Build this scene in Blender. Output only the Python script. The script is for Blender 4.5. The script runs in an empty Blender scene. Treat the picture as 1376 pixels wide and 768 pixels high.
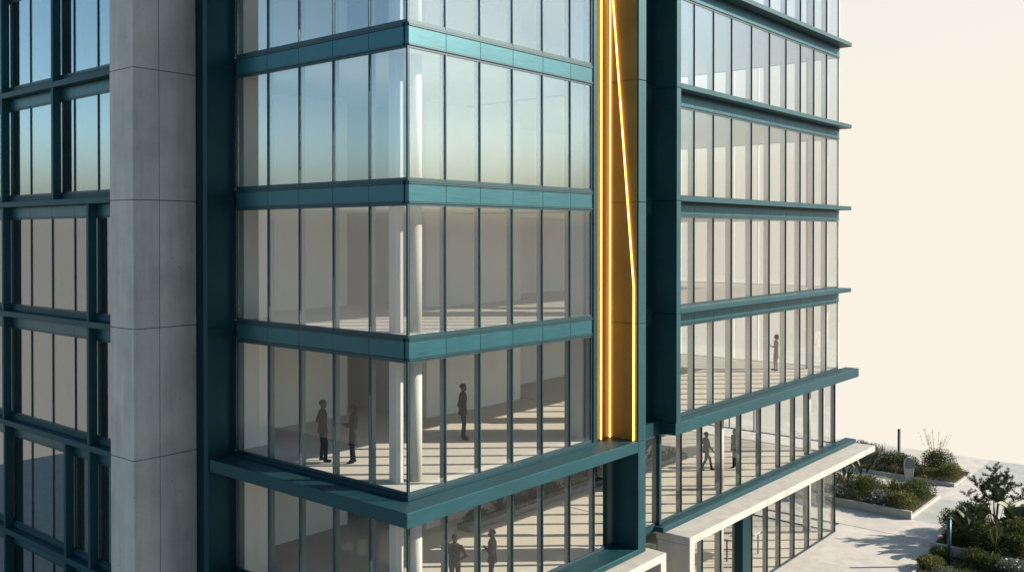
import bpy, bmesh, math, random
from mathutils import Vector, Matrix, noise
random.seed(7)
sc = bpy.context.scene
COL = sc.collection
R = math.radians
PI = math.pi

# ------------------------------------------------------------------ materials
def newmat(name):
    m = bpy.data.materials.new(name); m.use_nodes = True
    nt = m.node_tree
    return m, nt, nt.nodes['Principled BSDF'], nt.nodes, nt.links

def noise_tex(nt, scale, detail=6, rough=.6, vec=None, stretch=None):
    n = nt.nodes.new('ShaderNodeTexNoise'); n.inputs['Scale'].default_value = scale
    n.inputs['Detail'].default_value = detail; n.inputs['Roughness'].default_value = rough
    tc = nt.nodes.new('ShaderNodeTexCoord'); src = tc.outputs['Object']
    if stretch:
        mp = nt.nodes.new('ShaderNodeMapping'); mp.inputs['Scale'].default_value = stretch
        nt.links.new(src, mp.inputs['Vector']); src = mp.outputs['Vector']
    nt.links.new(src, n.inputs['Vector'])
    return n.outputs['Fac']

def ramp(nt, fac, stops):
    r = nt.nodes.new('ShaderNodeValToRGB'); e = r.color_ramp.elements
    while len(e) < len(stops): e.new(.5)
    for el, (p, c) in zip(e, stops):
        el.position = p; el.color = (*c, 1) if len(c) == 3 else c
    nt.links.new(fac, r.inputs['Fac']); return r.outputs['Color']

def mul(nt, a, b, f=1.0):
    m = nt.nodes.new('ShaderNodeMix'); m.data_type = 'RGBA'; m.blend_type = 'MULTIPLY'
    m.inputs[0].default_value = f
    nt.links.new(a, m.inputs[6]); nt.links.new(b, m.inputs[7]); return m.outputs[2]

def bump(nt, fac, bsdf, strength, dist=.01):
    b = nt.nodes.new('ShaderNodeBump'); b.inputs['Strength'].default_value = strength
    b.inputs['Distance'].default_value = dist
    nt.links.new(fac, b.inputs['Height']); nt.links.new(b.outputs['Normal'], bsdf.inputs['Normal'])

def mat_metal(name, base, metallic=.35, rough=.38, brush=(1.2, 1.2, 26), amt=.16, spec=.5):
    m, nt, b, N, L = newmat(name)
    f1 = noise_tex(nt, 1.6, 5, .6, stretch=brush)
    f2 = noise_tex(nt, .7, 3, .5)
    c = ramp(nt, f1, [(.3, [x*(1-amt) for x in base]), (.7, [x*(1+amt) for x in base])])
    c2 = ramp(nt, f2, [(.3, (.86, .86, .86)), (.7, (1.08, 1.08, 1.08))])
    L.new(mul(nt, c, c2), b.inputs['Base Color'])
    b.inputs['Metallic'].default_value = metallic
    b.inputs['Specular IOR Level'].default_value = spec
    rr = ramp(nt, f1, [(.3, (rough-.06,)*3), (.7, (rough+.08,)*3)])
    L.new(rr, b.inputs['Roughness'])
    bump(nt, f2, b, .04, .02)
    return m

def mat_concrete(name, base, stain=.18, pores=True, scale=1.0):
    m, nt, b, N, L = newmat(name)
    big = noise_tex(nt, .55*scale, 8, .65)
    c = ramp(nt, big, [(.28, [x*(1-stain) for x in base]), (.55, base), (.78, [x*(1+stain*.6) for x in base])])
    streak = noise_tex(nt, 1.3*scale, 6, .6, stretch=(1.6, 1.6, .16))
    c2 = ramp(nt, streak, [(.32, (.84, .84, .84)), (.62, (1.04, 1.04, 1.04))])
    c = mul(nt, c, c2)
    fine = noise_tex(nt, 46*scale, 4, .7)
    c3 = ramp(nt, fine, [(.3, (.93, .93, .93)), (.7, (1.05, 1.05, 1.05))])
    c = mul(nt, c, c3)
    if pores:
        v = N.new('ShaderNodeTexVoronoi'); v.inputs['Scale'].default_value = 2.6*scale
        tc = N.new('ShaderNodeTexCoord'); L.new(tc.outputs['Object'], v.inputs['Vector'])
        p = ramp(nt, v.outputs['Distance'], [(.045, (.5, .5, .5)), (.075, (1, 1, 1))])
        c = mul(nt, c, p)
    L.new(c, b.inputs['Base Color']); b.inputs['Roughness'].default_value = .85
    b.inputs['Specular IOR Level'].default_value = .25
    bump(nt, fine, b, .12, .01)
    return m

def mat_plain(name, base, rough=.8, amt=.08, scale=3.0, spec=.3):
    m, nt, b, N, L = newmat(name)
    f = noise_tex(nt, scale, 5, .6)
    c = ramp(nt, f, [(.3, [x*(1-amt) for x in base]), (.7, [x*(1+amt) for x in base])])
    L.new(c, b.inputs['Base Color']); b.inputs['Roughness'].default_value = rough
    b.inputs['Specular IOR Level'].default_value = spec
    return m

def mat_leaf(name, dark, light, rough=.75, trans=.2, scale=3.0):
    m, nt, b, N, L = newmat(name)
    f = noise_tex(nt, scale, 4, .7)
    g = N.new('ShaderNodeNewGeometry')
    mx = N.new('ShaderNodeMath'); mx.operation = 'MULTIPLY_ADD'
    mx.inputs[1].default_value = .55; mx.inputs[2].default_value = 0
    L.new(g.outputs['Random Per Island'], mx.inputs[0])
    ad = N.new('ShaderNodeMath'); ad.operation = 'MULTIPLY_ADD'; ad.inputs[1].default_value = .6
    L.new(f, ad.inputs[0]); L.new(mx.outputs[0], ad.inputs[2])
    c = ramp(nt, ad.outputs[0], [(.25, dark), (.8, light)])
    L.new(c, b.inputs['Base Color']); b.inputs['Roughness'].default_value = rough; b.inputs['Specular IOR Level'].default_value = .2
    tr = N.new('ShaderNodeBsdfTranslucent'); L.new(c, tr.inputs['Color'])
    ms = N.new('ShaderNodeMixShader'); ms.inputs[0].default_value = trans
    L.new(b.outputs[0], ms.inputs[1]); L.new(tr.outputs[0], ms.inputs[2])
    L.new(ms.outputs[0], N['Material Output'].inputs['Surface'])
    return m

def mat_glass(name, tint, f0, gloss=(1, 1, 1), rough=0.0, graze=1.0):
    m, nt, b, N, L = newmat(name)
    N.remove(b)
    t = N.new('ShaderNodeBsdfTransparent'); t.inputs['Color'].default_value = (*tint, 1)
    g = N.new('ShaderNodeBsdfGlossy'); g.inputs['Roughness'].default_value = rough
    g.inputs['Color'].default_value = (*gloss, 1)
    lw = N.new('ShaderNodeLayerWeight'); lw.inputs['Blend'].default_value = .5
    pw = N.new('ShaderNodeMath'); pw.operation = 'POWER'; pw.inputs[1].default_value = 5
    L.new(lw.outputs['Facing'], pw.inputs[0])
    ma = N.new('ShaderNodeMath'); ma.operation = 'MULTIPLY_ADD'
    ma.inputs[1].default_value = (1-f0)*graze; ma.inputs[2].default_value = f0
    L.new(pw.outputs[0], ma.inputs[0])
    # very slight waviness of the float glass
    tc = N.new('ShaderNodeTexCoord'); nz = N.new('ShaderNodeTexNoise'); nz.inputs['Scale'].default_value = .35
    nz.inputs['Detail'].default_value = 1
    L.new(tc.outputs['Object'], nz.inputs['Vector'])
    bp = N.new('ShaderNodeBump'); bp.inputs['Strength'].default_value = .012; bp.inputs['Distance'].default_value = .05
    L.new(nz.outputs['Fac'], bp.inputs['Height']); L.new(bp.outputs[0], g.inputs['Normal'])
    ms = N.new('ShaderNodeMixShader'); L.new(ma.outputs[0], ms.inputs[0])
    L.new(t.outputs[0], ms.inputs[1]); L.new(g.outputs[0], ms.inputs[2])
    L.new(ms.outputs[0], N['Material Output'].inputs['Surface'])
    return m

def mat_emit(name, col, s):
    m, nt, b, N, L = newmat(name)
    b.inputs['Base Color'].default_value = (.8, .6, .3, 1)
    b.inputs['Emission Color'].default_value = (*col, 1); b.inputs['Emission Strength'].default_value = s
    return m

M = {}
M['teal'] = mat_metal('teal_coated_metal', (.008, .047, .058), .3, .52, spec=.25)
M['teal_panel'] = mat_metal('teal_brushed_panel', (.015, .080, .098), .5, .36, brush=(.8, .8, 60), amt=.22)
M['teal_dark'] = mat_metal('dark_teal_metal', (.0025, .030, .041), .4, .45, amt=.1, spec=.3)
M['mullion'] = mat_metal('mullion_cap', (.008, .036, .046), .3, .4, amt=.06)
M['fin'] = mat_metal('mullion_fin', (.085, .115, .120), .25, .45, amt=.06)
M['fin_hazed'] = mat_metal('hazed_mullion_fin', (.82, .79, .72), .0, .6, amt=.05)  # fog and cream reflection on the far fins painted in as a pale colour
M['fin_mid'] = mat_metal('grey_mullion_fin', (.26, .265, .255), .1, .5, amt=.06)
M['gold_wash'] = mat_metal('niche_gold_wash', (.19, .145, .042), .35, .45, brush=(1, 1, 1), amt=.08)  # gold wash of the light strips painted into the panel colour
M['conc'] = mat_concrete('grey_concrete', (.42, .40, .365), .24)
M['conc_white'] = mat_concrete('pale_concrete', (.37, .35, .315), .07, pores=False)
M['pave'] = mat_concrete('pale_paving', (.43, .405, .365), .07, pores=False, scale=.6)
M['pave_grey'] = mat_concrete('grey_paving', (.33, .335, .31), .09, pores=False, scale=.6)
M['floor'] = mat_plain('interior_floor', (.44, .41, .36), .6, .06, .8)
M['ceil'] = mat_plain('interior_ceiling', (.66, .64, .60), .9, .04)
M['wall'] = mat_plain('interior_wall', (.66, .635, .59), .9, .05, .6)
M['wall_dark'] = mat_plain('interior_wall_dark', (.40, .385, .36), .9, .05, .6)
M['column'] = mat_plain('white_column', (.40, .385, .35), .7, .04)
M['glass'] = mat_glass('clear_glass', (.965, .98, .978), .135)
M['glass_low'] = mat_glass('low_iron_glass', (.97, .975, .968), .03, graze=.4)
M['glass_right'] = mat_glass('pale_glass', (.992, .988, .976), .175)
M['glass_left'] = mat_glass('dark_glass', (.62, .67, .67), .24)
M['strip'] = mat_emit('gold_light', (1, .43, .10), 2.8)
M['soil'] = mat_plain('soil', (.05, .04, .03), .95, .3, 9)
M['joint'] = mat_plain('dark_joint', (.03, .03, .03), .9)  # plain dark fill for panel and paving joints
M['bollard'] = mat_metal('bollard_metal', (.018, .05, .062), .4, .4)
M['leaf'] = mat_leaf('bush_leaf', (.018, .028, .008), (.115, .130, .036))
M['leaf_olive'] = mat_leaf('olive_leaf', (.038, .046, .012), (.190, .190, .062))
M['leaf_deep'] = mat_leaf('deep_leaf', (.013, .022, .008), (.078, .095, .030))
M['leaf_grey'] = mat_leaf('grey_leaf', (.05, .062, .045), (.17, .18, .14))
M['paddle'] = mat_leaf('paddle_leaf', (.020, .034, .010), (.075, .092, .030), rough=.5, trans=.10, scale=1.2)
M['straw'] = mat_leaf('straw', (.16, .12, .06), (.36, .29, .16))
M['bark'] = mat_plain('bark', (.10, .085, .065), .9, .3, 14)
M['flower_o'] = mat_plain('orange_petal', (.50, .12, .02), .7, .2, 20)
M['flower_w'] = mat_plain('white_petal', (.62, .60, .60), .7, .1, 20)

# ------------------------------------------------------------------ helpers
def mesh_obj(name, bm, mats, parent=None, smooth=False, bevel=0, recalc=True):
    if recalc: bmesh.ops.recalc_face_normals(bm, faces=bm.faces)
    me = bpy.data.meshes.new(name); bm.to_mesh(me); bm.free()
    for m in (mats if isinstance(mats, (list, tuple)) else [mats]): me.materials.append(m)
    o = bpy.data.objects.new(name, me); COL.objects.link(o)
    if parent:
        o.parent = parent
        o.matrix_parent_inverse = Matrix.Identity(4)
        w = parent_world(parent)
        o.matrix_basis = w.inverted() if parent.get('_w') is None else Matrix.Identity(4)
    if smooth:
        for p in me.polygons: p.use_smooth = True
    if bevel:
        b = o.modifiers.new('bevel', 'BEVEL'); b.width = bevel; b.segments = 1; b.limit_method = 'ANGLE'
    return o

def parent_world(o):
    w = o.matrix_basis.copy(); p = o.parent
    while p:
        w = p.matrix_basis @ w; p = p.parent
    return w

def tag(o, label, cat, group=None, kind=None):
    if label: o['label'] = label
    if cat: o['category'] = cat
    if group: o['group'] = group
    if kind: o['kind'] = kind
    return o

def empty(name, loc, label, cat, group=None):
    o = bpy.data.objects.new(name, None); COL.objects.link(o); o.location = loc
    o.empty_display_size = .3
    return tag(o, label, cat, group)

def struct(name, bm, mat, **k):
    o = mesh_obj(name, bm, mat, **k); o['kind'] = 'structure'; return o

def box(bm, x0, x1, y0, y1, z0, z1, mi=0):
    if x0 > x1: x0, x1 = x1, x0
    if y0 > y1: y0, y1 = y1, y0
    vs = [bm.verts.new(p) for p in ((x0,y0,z0),(x1,y0,z0),(x1,y1,z0),(x0,y1,z0),(x0,y0,z1),(x1,y0,z1),(x1,y1,z1),(x0,y1,z1))]
    for f in ((3,2,1,0),(4,5,6,7),(0,1,5,4),(1,2,6,5),(2,3,7,6),(3,0,4,7)):
        bm.faces.new([vs[i] for i in f]).material_index = mi
    return bm

def B(*boxes):
    bm = bmesh.new()
    for b in boxes: box(bm, *b)
    return bm

def prism(pts, z0, z1):
    bm = bmesh.new()
    a = [bm.verts.new((x, y, z0)) for x, y in pts]; c = [bm.verts.new((x, y, z1)) for x, y in pts]
    bm.faces.new(a[::-1]); bm.faces.new(c); n = len(pts)
    for i in range(n): bm.faces.new((a[i], a[(i+1) % n], c[(i+1) % n], c[i]))
    return bm

def cyl(bm, x, y, z0, z1, r0, r1=None, n=24, mi=0):
    r1 = r0 if r1 is None else r1
    a = [bm.verts.new((x+r0*math.cos(2*PI*i/n), y+r0*math.sin(2*PI*i/n), z0)) for i in range(n)]
    c = [bm.verts.new((x+r1*math.cos(2*PI*i/n), y+r1*math.sin(2*PI*i/n), z1)) for i in range(n)]
    bm.faces.new(a[::-1]).material_index = mi; bm.faces.new(c).material_index = mi
    for i in range(n):
        f = bm.faces.new((a[i], a[(i+1) % n], c[(i+1) % n], c[i])); f.material_index = mi; f.smooth = True
    return bm

def tube(bm, pts, rads, n=6, mi=0):
    rings = []
    for i, p in enumerate(pts):
        p = Vector(p)
        d = (Vector(pts[min(i+1, len(pts)-1)])-Vector(pts[max(i-1, 0)])).normalized()
        s = d.cross(Vector((0, 0, 1)) if abs(d.z) < .95 else Vector((1, 0, 0))).normalized(); t = s.cross(d)
        rings.append([bm.verts.new(p+(s*math.cos(2*PI*k/n)+t*math.sin(2*PI*k/n))*rads[i]) for k in range(n)])
    for a, c in zip(rings, rings[1:]):
        for k in range(n):
            f = bm.faces.new((a[k], a[(k+1) % n], c[(k+1) % n], c[k])); f.material_index = mi; f.smooth = True
    for r in (rings[0][::-1], rings[-1]): bm.faces.new(r).material_index = mi

# ------------------------------------------------------------------ curtain wall
MW = .044        # mullion face width
def window(building, axis, c, a0, a1, z0, z1, glass=None, cap=.03, fin=.19, last=False, name='window', first=True, inward=1, finmat='fin'):
    glass = glass or ('glass_low' if z0 < 8.5 else ('glass_right' if building.location.x > 5 else 'glass'))
    """One bay in the plane axis=c, from a0 to a1 and z0 to z1: frame mesh and its pane."""
    bm = bmesh.new(); h = MW/2 if finmat == 'fin' else .016
    def bx(u0, u1, d0, d1, w0, w1, mi):
        # d: depth measured outwards (negative = outside)
        d0 *= inward; d1 *= inward
        if axis == 'Y': box(bm, u0, u1, c+d0, c+d1, w0, w1, mi)
        else: box(bm, c+d0, c+d1, u0, u1, w0, w1, mi)
    g = .004
    if first: bx(a0-h+g, a0+h-g, -cap, .03, z0, z1, 0); bx(a0-.022, a0+.022, .032, fin, z0+.01, z1-.01, 1)
    if last: bx(a1-h, a1+h, -cap, .03, z0, z1, 0); bx(a1-.022, a1+.022, .032, fin, z0+.01, z1-.01, 1)
    u0, u1 = a0+(h if first else 0), a1-h
    bx(u0, u1, -cap*.7, .028, z0, z0+.07, 0); bx(u0, u1, -cap*.7, .028, z1-.06, z1, 0)
    if not first and not last: bx(u0, u0+.012, -cap*.7, .028, z0+.07, z1-.06, 0)
    w = mesh_obj(name, bm, [M['mullion'], M[finmat]], building)
    bm = bmesh.new(); d0, d1 = (.004, .018)
    d0 *= inward; d1 *= inward
    if axis == 'Y': box(bm, u0+.001, u1-.001, c+d0, c+d1, z0+.071, z1-.061)
    else: box(bm, c+d0, c+d1, u0+.001, u1-.001, z0+.071, z1-.061)
    mesh_obj('pane', bm, M[glass], w)
    return w

def spandrel(building, axis, c, a0, a1, z0, z1, mat='teal_panel', name='spandrel_panel', out=.03):
    g = .006
    bm = bmesh.new()
    if axis == 'Y':
        box(bm, a0+g, a1-g, c-out, c+.12, z0+.05, z1-.10)
        box(bm, a0, a1, c-.055, c+.10, z1-.095, z1-.052, 1); box(bm, a0, a1, c-.04, c+.10, z1-.046, z1-.003, 1)
        box(bm, a0, a1, c-.055, c+.10, z0+.004, z0+.045, 1)
    else:
        box(bm, c-out, c+.12, a0+g, a1-g, z0+.05, z1-.10)
        box(bm, c-.055, c+.10, a0, a1, z1-.095, z1-.052, 1); box(bm, c-.04, c+.10, a0, a1, z1-.046, z1-.003, 1)
        box(bm, c-.055, c+.10, a0, a1, z0+.004, z0+.045, 1)
    return mesh_obj(name, bm, [M[mat], M['mullion']], building, bevel=.004)

# ================================================================== CORNER BLOCK
LB = empty('office_block', (0, 0, 0), 'projecting glass corner block with wide teal bands and gold light strips in a niche', 'building')
XR = [0.03, 1.36, 2.72, 4.11, 5.50, 6.89, 8.02]
YL = [0.03, 1.45, 2.93, 4.43, 5.91, 7.47]
XB = [0.03, 1.40, 2.71, 4.12, 5.51, 6.88, 8.19, 9.25]
LEVELS = [8, 12, 16, 20, 24]
TOP = 28
for z in LEVELS:
    zh = z+3.41
    for i in range(len(XR)-1): window(LB, 'Y', 0, XR[i], XR[i+1], z, zh, last=(i == len(XR)-2), first=i > 0)
    for i in range(len(YL)-1): window(LB, 'X', 0, YL[i], YL[i+1], z, zh, last=(i == len(YL)-2), first=i > 0)
    if z > 8:
        for i in range(len(XR)-1): spandrel(LB, 'Y', 0, XR[i] if i else 0.0, XR[i+1] if i < 5 else 8.06, z-.59, z)
        for i in range(len(YL)-1): spandrel(LB, 'X', 0, YL[i] if i else .125, YL[i+1] if i < 4 else 7.5, z-.59, z)
    mesh_obj('corner_post', B((-.02, .02, -.02, .02, z, zh-.002)), M['mullion'], LB)
# the storey under the projecting ledge
z = 4.40; zh = 7.48
for i in range(len(XB)-1): window(LB, 'Y', 0, XB[i], XB[i+1], z, zh, last=(i == len(XB)-2), first=i > 0)
for i in range(len(YL)-1): window(LB, 'X', 0, YL[i], YL[i+1], z, zh, last=(i == len(YL)-2), first=i > 0)
mesh_obj('corner_post', B((-.02, .02, -.02, .02, z, zh)), M['mullion'], LB)
# ground storey, mostly below the picture
for i in range(len(XB)-1): window(LB, 'Y', 0, XB[i], XB[i+1], .1, 3.86, last=(i == len(XB)-2), first=i > 0)
for i in range(len(YL)-1): window(LB, 'X', 0, YL[i], YL[i+1], .1, 3.86, last=(i == len(YL)-2), first=i > 0)
# ledges
P = .85
mesh_obj('ledge', prism([(-P,-P),(9.48,-P),(9.48,.28),(.10,.28),(.10,7.695),(-P,7.695)], 7.52, 7.89), M['teal'], LB, bevel=.012)
mesh_obj('window_sill', prism([(-.12,-.12),(8.06,-.12),(8.06,.1),(.10,.1),(.10,7.6),(-.12,7.6)], 7.893, 7.995), M['teal_dark'], LB, bevel=.006)
mesh_obj('ledge', prism([(-P,-P),(9.48,-P),(9.48,.1),(.10,.1),(.10,7.695),(-P,7.695)], 4.18, 4.36), M['teal'], LB, bevel=.012)
mesh_obj('window_sill', prism([(-.12,-.12),(9.47,-.12),(9.47,.09),(.09,.09),(.09,7.6),(-.12,7.6)], 4.363, 4.40), M['teal_dark'], LB)
# tall post at the right end of the niche, in storey lengths with shadow joints
zs = [4.18, 7.86, 11.72, 15.68, 19.66, 23.6, 28.0]
for a, b in zip(zs, zs[1:]):
    mesh_obj('corner_post', B((9.485, 9.95, -P, .55, a+.008, b-.008)), M['teal'], LB, bevel=.01)
# niche
mesh_obj('niche_back', B((8.27, 9.48, .285, .36, 7.89, 28)), M['gold_wash'], LB)
for a, b in zip(zs[1:], zs[2:]):
    mesh_obj('niche_lining', B((9.47, 9.482, -P+.05, .28, max(a, 7.895)+.008, b-.008)), M['gold_wash'], LB)
mesh_obj('end_frame', B((8.065, 8.265, -.07, .36, 7.895, 28)), M['teal_dark'], LB, bevel=.008)
def strip(pts, r=.026):
    bm = bmesh.new(); tube(bm, pts, [r]*len(pts), 10); return mesh_obj('light_strip', bm, M['strip'], LB, smooth=True)
strip([(8.93, .235, 7.90), (8.93, .235, 28)])
strip([(9.425, .225, 7.90), (9.425, .225, 28)])
strip([(9.425, -.70, 7.90), (9.425, -.705, 12.9), (9.425, .10, 22.2), (9.425, .20, 23.4)])
# pier panel closing the left face
mesh_obj('pier_panel', B((-.90, .10, 7.70, 7.93, 0, 28)), M['teal_dark'], LB, bevel=.01)
mesh_obj('end_wall', B((.0, .25, 7.935, 11.0, 0, 28)), M['teal_dark'], LB)
for z in (8, 12, 16, 20, 24):
    mesh_obj('panel_joint', B((-.905, .0, 7.692, 7.70, z-.30, z-.285)), M['joint'], LB)
# interior
for z in (4.0, 8.0, 12.0, 16.0, 20.0, 24.0):
    ex = 8.05 if z > 4 else 9.3
    sl = [(.13, ex, .13, .40, z-.24, z), (.13, 9.3, .402, 11, z-.24, z)]
    ce = [(.14, ex, .14, .40, z-.58, z-.52), (.14, 9.3, .402, 11, z-.58, z-.52)]
    mesh_obj('floor_slab', B(*sl), M['floor'], LB)
    mesh_obj('ceiling', B(*ce), M['ceil'], LB)
    mesh_obj('floor_finish', B((.036, ex, .036, 11, z+.001, z+.02)), M['floor'], LB)
    zt = z+3.41
    mesh_obj('inner_wall', B((.25, 1.15, 7.52, 7.72, z, zt)), M['wall'], LB)
    mesh_obj('inner_wall', B((1.05, 5.9, 9.4, 9.6, z, zt), (5.72, 5.9, 9.61, 11, z, zt)), M['wall'], LB)
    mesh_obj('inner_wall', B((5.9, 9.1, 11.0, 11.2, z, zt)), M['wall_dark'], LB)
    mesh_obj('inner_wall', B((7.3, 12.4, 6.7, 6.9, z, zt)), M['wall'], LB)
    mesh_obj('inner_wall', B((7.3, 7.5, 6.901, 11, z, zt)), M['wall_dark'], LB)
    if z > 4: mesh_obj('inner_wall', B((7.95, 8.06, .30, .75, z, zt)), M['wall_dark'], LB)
    bm = bmesh.new(); cyl(bm, 1.1, .85, z, zt, .165); mesh_obj('column', bm, M['column'], LB)
    mesh_obj('column', B((.50, .78, .98, 1.26, z, zt)), M['wall_dark'], LB, bevel=.01)
mesh_obj('floor_slab', B((.13, 9.3, .13, 11, -.05, .02)), M['floor'], LB)
mesh_obj('roof', B((-.05, 9.95, -.05, 11.2, 27.4, 28)), M['teal_dark'], LB)
mesh_obj('rear_wall', B((.26, 9.95, 11.21, 11.4, 0, 27.4)), M['wall_dark'], LB)
# pale concrete portal at its foot
mesh_obj('portal_frame', B((2.2, 10.60, -1.25, -.06, 3.80, 4.06), (10.24, 10.60, -1.25, -.06, 0, 3.797)), M['conc_white'], LB, bevel=.015)

# ================================================================== RIGHT WING
RT = empty('office_wing', (12, .1, 0), 'long right wing with thin teal ledges and a pale concrete canopy at its foot', 'building')
GY = .10
RX = [14.85, 16.36, 17.88, 19.66, 21.38, 23.06, 24.63, 26.17, 27.72, 29.27]
def level_span(z0, z1, xs, fin=.26):
    for i in range(len(xs)-1): window(RT, 'Y', GY, xs[i], xs[i+1]-(.012 if i == len(xs)-2 else 0), z0, z1, last=False, fin=fin, first=True, finmat='fin_hazed')
FY = [.13, 1.5, 2.9, 4.3, 5.7, 7.1, 8.9, 10.7, 12.5]
for z in (8, 12, 16, 20, 24):
    zh = z+3.30
    level_span(z, zh, [12.95]+RX)
    mesh_obj('corner_post', B((29.255, 29.295, GY-.03, GY+.03, z, zh-.06)), M['fin_hazed'], RT)
    if z > 8:
        xs = [12.86]+RX
        for i in range(len(xs)-1): spandrel(RT, 'Y', GY, xs[i], xs[i+1], z-.69, z-.20)
        mesh_obj('ledge', B((12.86, 29.42, -.49, GY+.1, z-.19, z+.0)), M['teal'], RT, bevel=.01)
        mesh_obj('spandrel_panel', B((29.19, 29.30, .22, 12.5, z-.69, z)), M['teal_panel'], RT)
    # far side facing away from the camera
    for i in range(len(FY)-1):
        bm = B((29.22, 29.30, FY[i], FY[i]+.05, z, zh), (29.22, 29.29, FY[i]+.05, FY[i+1], z, z+.06))
        w = mesh_obj('end_window', bm, M['fin_hazed'], RT)
        mesh_obj('pane', B((29.255, 29.27, FY[i]+.05, FY[i+1], z+.061, zh)), M['glass'], w)
# big projecting ledge
mesh_obj('ledge', B((12.53, 30.55, -.47, GY+.1, 7.52, 7.94)), M['teal'], RT, bevel=.012)
mesh_obj('window_sill', B((12.86, 29.4, -.02, GY+.09, 7.943, 7.998)), M['teal_dark'], RT, bevel=.005)
# jamb fin
zs2 = [7.945, 11.82, 15.82, 19.82, 23.8, 28.0]
for a, b in zip(zs2, zs2[1:]):
    mesh_obj('jamb_fin', B((12.55, 12.855, -.49, .75, a+.004, b-.008)), M['teal'], RT, bevel=.01)
# link wall between block and wing
for z in (8, 12, 16, 20, 24):
    window(RT, 'Y', .55, 10.0, 12.2, z, z+3.3, fin=.2, name='link_window')
    if z > 8: spandrel(RT, 'Y', .55, 9.96, 12.54, z-.70, z, mat='teal')
    mesh_obj('link_panel', B((12.2, 12.54, .50, .75, z+.003, z+3.297)), M['teal_dark'], RT)
mesh_obj('link_panel', B((9.96, 12.54, .40, .75, 7.1, 7.997)), M['teal'], RT)
mesh_obj('lintel', B((9.96, 12.527, GY+.02, .397, 7.525, 7.99)), M['teal_dark'], RT)
# storey under the big ledge, on the canopy
LX = [10.6, 12.23, 13.92, 15.46, 17.03, 18.73, 20.56, 22.5, 24.06, 25.64, 27.36, 28.87]
for i in range(len(LX)-1): window(RT, 'Y', GY, LX[i], LX[i+1], 4.36, 7.52, last=(i == len(LX)-2), fin=.21, finmat='fin_mid')
mesh_obj('post', B((12.16, 12.30, GY-.14, GY-.052, 4.36, 7.50)), M['teal'], RT, bevel=.006)
mesh_obj('window_sill', B((12.0, 30.7, -.29, GY+.15, 4.165, 4.345)), M['teal'], RT, bevel=.008)
mesh_obj('window_sill', B((12.2, 29.0, -.10, GY+.1, 4.348, 4.38)), M['teal_dark'], RT)
mesh_obj('window_sill', B((9.96, 11.98, GY-.03, GY+.12, 4.22, 4.36)), M['teal'], RT)
# pale canopy frame
mesh_obj('canopy', B((12.15, 30.66, -1.25, GY+.0, 3.88, 4.16), (12.15, 12.52, -1.25, GY-.06, 0.0, 3.877)), M['conc_white'], RT, bevel=.015)
# ground storey
GX = [12.55, 13.95, 15.53, 17.02, 18.43, 19.77, 21.25, 22.54, 24.05, 25.68, 27.31, 28.91]
for i in range(len(GX)-1): window(RT, 'Y', GY, GX[i], GX[i+1], 0.02, 3.88, last=(i == len(GX)-2), fin=.21, finmat='fin_mid')
mesh_obj('post', B((18.08, 18.78, GY-.42, GY-.056, 0.0, 3.87)), M['teal_dark'], RT, bevel=.01)
window(RT, 'Y', GY, 10.0, 12.1, .02, 4.2, name='link_window')
for z, zh in ((.02, 3.88), (4.36, 7.52)):
    for i in range(len(FY)-1):
        w = mesh_obj('end_window', B((28.83, 28.91, FY[i]+.03, FY[i]+.08, z, zh), (28.83, 28.90, FY[i]+.08, FY[i+1]+.03, z, z+.06)), M['fin'], RT)
        mesh_obj('pane', B((28.865, 28.88, FY[i]+.08, FY[i+1]+.03, z+.061, zh)), M['glass'], w)
# interior
for z in (4, 8, 12, 16, 20, 24):
    xe = 29.1 if z > 4 else 28.7
    mesh_obj('floor_slab', B((9.31, xe, .86, 12.5, z-.24, z-.0), (12.87, xe, GY+.125, .858, z-.24, z)), M['floor'], RT)
    mesh_obj('ceiling', B((9.31, xe, .86, 12.5, z-.68, z-.62), (12.87, xe, GY+.125, .858, z-.68, z-.62)), M['ceil'], RT)
for z in (4, 8, 12, 16, 20, 24):
    mesh_obj('floor_finish', B((12.87, 29.1 if z > 4 else 28.7, GY+.036, 8.99, z+.001, z+.02)), M['floor'], RT)
for z in (0, 4, 8, 12, 16, 20, 24):
    zt = z+3.3
    for x in ((18.9, 28.0) if z < 8 else (28.3,)):
        bm = bmesh.new(); cyl(bm, x, 1.15, z, zt, .19); mesh_obj('column', bm, M['column'], RT)
    mesh_obj('inner_wall', B((12.4, 22.0, 9.0, 9.2, z, zt), (12.4, 12.6, 6.7, 8.999, z, zt)), M['wall'], RT)
mesh_obj('floor_slab', B((9.97, 28.8, .15, 12.5, -.05, .02)), M['floor'], RT)
mesh_obj('roof', B((9.96, 29.3, GY-.02, 12.8, 27.4, 28)), M['teal_dark'], RT)
mesh_obj('rear_wall', B((9.97, 22.0, 12.6, 12.8, 0, 27.4)), M['wall_dark'], RT)
for z in (0, 4, 8, 12, 16, 20, 24):
    for k in range(3):
        a0 = 22.0+k*2.4
        w = mesh_obj('rear_window', B((a0, a0+.06, 12.6, 12.7, z, z+3.3), (a0+.06, a0+2.4, 12.6, 12.69, z, z+.06)), M['fin'], RT)
        mesh_obj('pane', B((a0+.061, a0+2.4, 12.64, 12.655, z+.061, z+3.3)), M['glass'], w)
mesh_obj('spandrel_panel', B(*[(22.0, 29.2, 12.6, 12.72, z-.7, z) for z in (4, 8, 12, 16, 20, 24)]), M['teal_panel'], RT)

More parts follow.
